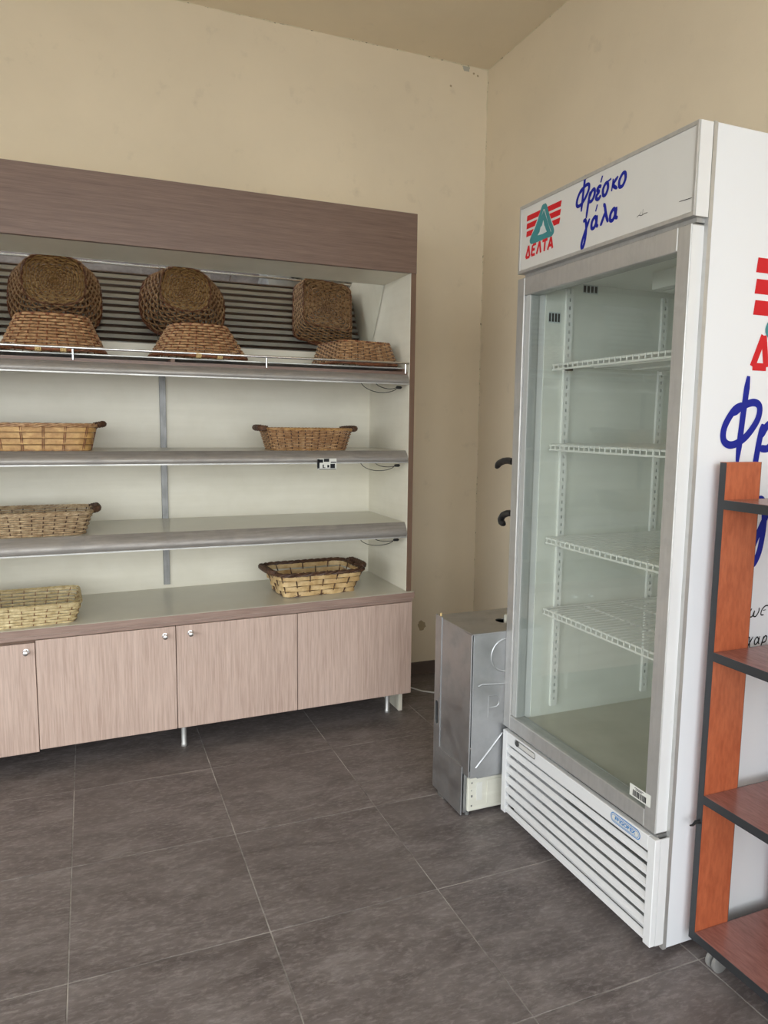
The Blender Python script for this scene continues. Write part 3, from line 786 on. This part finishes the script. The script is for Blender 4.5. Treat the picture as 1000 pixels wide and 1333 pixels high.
bm = bmesh.new(); poly(bm, rrect(1.2925, 1.4025, .299, .321, .0109), mg(.0009)); obj('badge_field', bm, CARD, bd)
bm = bmesh.new(); ribbon(bm, rrect(1.2955, 1.3995, .302, .318, .0079), .0014, mg(.0012), True, smooth=False); obj('badge_line', bm, FBLUE, bd)
cu = bpy.data.curves.new('maker_name', 'FONT'); cu.body = 'FRIGOREX'; cu.size = .0165; cu.align_x = 'CENTER'; cu.align_y = 'CENTER'; cu.offset = .0006
to = bpy.data.objects.new('maker_name', cu); C.objects.link(to)
bpy.context.view_layer.update()
me = bpy.data.meshes.new_from_object(to.evaluated_get(bpy.context.evaluated_depsgraph_get()))
bpy.data.objects.remove(to)
bm = bmesh.new(); bm.from_mesh(me); bpy.data.meshes.remove(me)
for v in bm.verts: v.co = Vector((FX-.0015, -(1.3475+v.co.x*1.02), .310+v.co.y*.82))
obj('badge_letters', bm, FBLUE, bd)
bm = bmesh.new(); ribbon(bm, rrect(.812, .928, .3045, .3225, .0060), .0022, mg(.0008), True, smooth=False); lb = obj('thermostat_window', bm, SLOT, gr)
bm = bmesh.new(); poly(bm, rrect(.8135, .9265, .306, .321, .0052), mg(.0004)); obj('window_field', bm, PANEL, lb)
bm = bmesh.new(); lathe(bm, [(.0095,0),(.0095,-.004),(.004,-.006)], (FX, -.826, .3135), 0, 16); obj('thermostat_knob', bm, SLOT, lb)
for yy in (FY0+.05, FY1-.05):
    for xx in (FXB+.05, FX1-.06):
        bm = bmesh.new(); lathe(bm, [(.018,0),(.020,.006),(.012,.008),(.012,.03)], (xx, yy, 0), 2, 12); obj('foot', bm, BLACK, fr)
obj('bottom_plate', B(FXB, FX1-.012, FY0+.012, FY1-.012, .022, .030), FW, fr)
# prints on the side facing the shop
SYP = FY0-.0006
ms = lambda du, dv: (lambda p: Vector((du+p.x, SYP-p.z, dv+p.y)))
sw = [o for o in fr.children if o.name.startswith('side_wall')][0]
badge(ms(1.578, 1.629), 2.1, sw)
bm = bmesh.new()
poly(bm, [(x*2.1, z*2.1) for x, z in [(.064,-.008),(.074,.000),(.078,.012),(.086,.016),(.092,.030),(.097,.014),(.102,.008),(.106,.000),(.112,-.008),(.09,-.010)]], lambda p: Vector((1.578+p.x, SYP-.0009, 1.629+p.y)))
printed('badge_figure', bm, SILVERP, sw)
bm = bmesh.new(); letters_sans(bm, 1.588, 1.508, .075, .0185, ms(0, 0)); printed('badge_letters', bm, RED, sw)
bm = bmesh.new(); glyphs(bm, FRESKO, 1.500, 1.300, .185, .0185, ms(0, 0), .06); printed('script', bm, BLUE, sw)
bm = bmesh.new(); glyphs(bm, GALA, 1.628, 1.110, .185, .0185, ms(0, 0), .06); printed('script', bm, BLUE, sw)
OMG = [[(.05,.36),(0,.18),(.08,.02),(.20,.04),(.24,.24),(.26,.04),(.40,.02),(.48,.20),(.44,.36)]]
SG2 = [[(.96,.40),(.78,.40),(.64,.26),(.66,.06),(.82,.04)], [(.70,.22),(.86,.24)]]
CHI = [[(0,.40),(.10,.36),(.20,.0),(.30,-.28)], [(.30,.40),(.12,.04),(-.02,-.26)]]
ALF = [['c',(.58,.36),(.46,.22),(.50,.04),(.62,.04),(.70,.20)], [(.74,.38),(.72,.1),(.80,.02)]]
RH2 = [[(1.0,.36),(.96,.05),(.92,-.30)], [(.98,.2),(1.08,.36),(1.2,.30),(1.16,.10),(1.0,.06)], [(1.34,.78),(1.28,.58)]]
bm = bmesh.new(); glyphs(bm, OMG+SG2, 1.636, .880, .064, .0036, ms(0, 0), .3); printed('handwriting', bm, INK, sw)
bm = bmesh.new(); glyphs(bm, CHI+ALF+RH2, 1.636, .805, .056, .0036, ms(0, 0), .2); printed('handwriting', bm, INK, sw)

# ------------------------------------------------------------------ zinc oven carcass beside the fridge
OX0, OX1, OY0, OY1, OH = 1.252, 1.80, -.722, -.452, .668
ov = thing('oven_carcass', 'bare galvanised steel oven carcass standing on end between cabinet and fridge', 'oven', ((OX0+OX1)/2, (OY0+OY1)/2, 0))
def plate(loop_out, loop_in, mp, mp2):
    bm = bmesh.new(); es = []; rings = []
    for f in (mp, mp2):
        e = []
        for lp_ in (loop_out, loop_in):
            vs = [bm.verts.new(f(q)) for q in lp_]; rings.append(vs)
            e += [bm.edges.new((vs[i], vs[(i+1) % len(vs)])) for i in range(len(vs))]
        bmesh.ops.triangle_fill(bm, edges=e, use_beauty=True)
    for a, b in ((rings[0], rings[2]), (rings[1], rings[3])):
        for i in range(len(a)): bm.faces.new((a[i], a[(i+1) % len(a)], b[(i+1) % len(b)], b[i]))
    return bm
def rrect0(x0, x1, z0, z1, r, n=6):
    out = []
    for cx, cz, a0 in ((x1-r, z1-r, 0), (x0+r, z1-r, PI/2), (x0+r, z0+r, PI), (x1-r, z0+r, 3*PI/2)):
        for k in range(n+1): out.append((cx+r*math.cos(a0+PI/2*k/n), cz+r*math.sin(a0+PI/2*k/n)))
    return out
obj('casing', B(OX0+.035, OX1, OY0+.003, OY1-.002, .155, OH-.08, .002), ZINC_L, ov)
obj('rear_sheet', B(OX0+.004, OX1, OY1-.004, OY1, .012, OH-.004), ZINC_L, ov)
obj('end_sheet', B(OX1-.003, OX1, OY0+.003, OY1-.004, OH-.08, OH-.004), ZINC_L, ov)
obj('front_sheet', B(OX0+.006, OX1-.004, OY0, OY0+.003, .162, OH-.004, .0008), ZINC_F, ov)
p = on(653, 808, 2, OH); VX, VY = p.x+.01, p.y
circ = [(VX+.030*math.cos(2*PI*k/24), VY+.030*math.sin(2*PI*k/24)) for k in range(24)]
rect = [(OX0+.002, OY0+.001), (OX1, OY0+.001), (OX1, OY1), (OX0+.002, OY1)]
obj('top_sheet', plate(rect, circ, lambda q: Vector((q[0], q[1], OH)), lambda q: Vector((q[0], q[1], OH-.004))), ZINC_L, ov)
obj('back_flange', plate([(OY1-.047, .012), (OY1, .012), (OY1, OH+.004), (OY1-.047, OH+.004)], rrect0(-.487, -.463, .262, .352, .0118), lambda q: Vector((OX0-.0015, q[0], q[1])), lambda q: Vector((OX0+.004, q[0], q[1]))), ZINC_L, ov)
obj('seam_strip', B(OX0-.0005, OX0+.004, OY0+.002, OY0+.062, .165, OH-.003, .001), ZINC_L, ov)
obj('side_sheet', B(OX0+.0015, OX0+.004, OY0+.064, OY1-.047, .165, OH-.003, .0006), ZINC_L, ov)
obj('lower_plate', B(OX0-.003, OX0+.002, OY0+.045, OY1-.045, .008, .185, .001), ZINC_L, ov)
obj('lower_body', B(OX0+.012, OX1, OY0+.055, OY1-.004, .010, .156), ZINC_L, ov)
lp = obj('control_cover', B(OX0+.022, OX1-.01, OY0+.040, OY0+.054, .018, .140, .003), CREAMPL, ov)
for xx, zz, w_, h_ in ((.012,.028,.005,.005),(.012,.062,.006,.008),(.012,.112,.005,.005),(.012,.085,.003,.003)):
    obj('rivet', B(OX0+.022+xx, OX0+.022+xx+w_, OY0+.0385, OY0+.0402, .018+zz-.01, .018+zz-.01+h_), STEEL_UP, lp)
obj('cover_inset', B(OX0+.095, OX0+.28, OY0+.037, OY0+.0402, .035, .125, .002), CREAMPL, lp)
obj('cover_label', B(OX0+.055, OX0+.078, OY0+.0388, OY0+.0402, .055, .120), CARD, lp)
# slot in the flange, screws, embossings on the bright sheet
bm = bmesh.new(); ribbon(bm, rrect(-.4885, -.4615, .2605, .3535, .0133), .003, lambda p: Vector((OX0-.0024, p.x, p.y)), True, smooth=False); obj('slot_lip', bm, ALU, ov)
YE = OY0+.0026
def E(u, v): return on(u, v, 1, OY0)
c0 = E(655, 853); rad = (E(655,875)-E(655,833)).length/2
obj('embossed_ring', T([(c0.x+.012+rad*math.cos(2*PI*k/40), YE, c0.z+rad*math.sin(2*PI*k/40)) for k in range(40)], .0042, 8, closed=True), ZINC_F, ov, smooth=True)
def ridge(name, pix, r=.0042): obj(name, T([tuple(E(u, v)+Vector((0,.0028,0))) for u, v in pix], r, 8), ZINC_F, ov, smooth=True)
ridge('embossed_rib', ((623,894),(628,891.5),(658,890)), .0045)
ridge('embossed_rib', ((619.5,1000),(635,980),(655,953)), .005)
ridge('embossed_letter', ((635.5,934),(636.5,906)), .0036)
ridge('embossed_letter', ((636.5,906),(647,905),(650.5,910),(649,917),(646,920),(637,921)), .0036)
for u, v in ((622.5,831),(613,975)):
    p = E(u, v); bm = bmesh.new(); lathe(bm, [(.004,0),(.004,-.0015),(.002,-.0025)], (p.x, YE, p.z), 1, 10); obj('screw', bm, STEEL_UP, ov)
bm = bmesh.new(); lathe(bm, [(.009,-.08),(.009,.018),(.006,.022)], (VX+.01, VY, OH), 2, 12); obj('vent_stub', bm, CREAMPL, ov)
bm = bmesh.new(); lathe(bm, [(.004,0),(.004,.010)], (OX0+.004, OY1-.03, OH+.004), 2, 10); obj('stud', bm, BRASS, ov)
for yy in (OY0+.06, OY1-.06):
    for xx in (OX0+.03, OX1-.06):
        bm = bmesh.new(); lathe(bm, [(.009,0),(.009,.012)], (xx, yy, 0), 2, 10); obj('foot', bm, STEEL_UP, ov)
obj('plate_foot', B(OX0-.004, OX0+.010, OY1-.09, OY1-.05, 0, .009), STEEL_UP, ov)

# ------------------------------------------------------------------ wheeled cherry rack beside the fridge
RX0, RX1, RY0, RY1 = 1.480, 1.880, -2.32, -1.482; RT = 1.279
rk = thing('rolling_rack', 'cherry-coloured open shelf rack with black edges on castors beside the fridge', 'rack', ((RX0+RX1)/2, (RY0+RY1)/2, 0))
for ya, yb in ((RY1-.018, RY1), (RY0, RY0+.018)):
    for xa, xb in ((RX0, RX0+.114), (RX1-.114, RX1)):
        u = obj('upright_board', B(xa+.0012, xb-.0012, ya, yb, .058, RT-.001), ORANGE, rk)
        for e0, e1 in ((xa, xa+.0012), (xb-.0012, xb)): obj('edge_band', B(e0, e1, ya, yb, .058, RT), RUBBER, u)
        obj('top_band', B(xa, xb, ya, yb, RT-.001, RT), ORANGE, u)
for k, z in enumerate((.082, .450, .818, 1.190)):
    s = obj('shelf', B(RX0+.0012, RX1-.0012, RY0+.0185, RY1-.0185, z-.022, z, .0006), SHELFBR, rk)
    for e0, e1 in ((RX0-.0004, RX0+.0012), (RX1-.0012, RX1)): obj('edge_band', B(e0, e1, RY0+.0185, RY1-.0185, z-.0225, z-.0005), RUBBER, s)
    obj('end_band', B(RX0+.1145, RX1-.1145, RY1-.0185, RY1-.0170, z-.022, z), RUBBER, s)
for xx in (RX0+.035, RX1-.06):
    for yy in (-1.543, RY0+.06):
        cs = obj('caster', B(xx-.014, xx+.014, yy-.014, yy+.014, .0525, .0598, .001), ALU, rk)
        obj('fork', T([(xx, yy, .054), (xx+.004, yy, .040), (xx, yy, .026)], .005, 8), CLEAR, cs)
        for dy in (-.0095, .0095):
            bm = bmesh.new(); n0 = yy+dy
            lathe(bm, [(.006,-.006),(.019,-.0065),(.0245,-.004),(.025,0),(.0245,.004),(.019,.0065),(.006,.006)], (xx, n0, .025), 1, 20)
            obj('wheel', bm, CLEAR, cs, smooth=True)
# small black hook through the upright
q0 = on(909, 1070, 1, RY1-.010)
obj('wire_hook', T([(RX0+.004, RY1-.010, q0.z), (RX0-.012, RY1-.010, q0.z+.002), (RX0-.022, RY1-.010, q0.z-.005), (RX0-.030, RY1-.010, q0.z-.004)], [.006,.0045,.003,.002], 8), BLACK, rk, smooth=True)

# ------------------------------------------------------------------ white lead on the floor by the skirting
pts = [on(u, v, 2, .004) for u, v in ((530,893.5),(540,896.5),(550,899.5),(566,901.5),(582,900))]
L = [Vector((1.49, .66, .004))]
for q, r in zip(pts, pts[1:]):
    for k in range(4): L.append(q.lerp(r, k/4))
L.append(pts[-1]); L.append(Vector((1.86, .50, .004)))
c = obj('power_lead', T(L, .0035, 6), CABLEW, smooth=True)
c['label'] = 'thin white power lead on the floor by the brown skirting'; c['category'] = 'cable'

for o in bpy.data.objects:
    if '_org' in o: del o['_org']
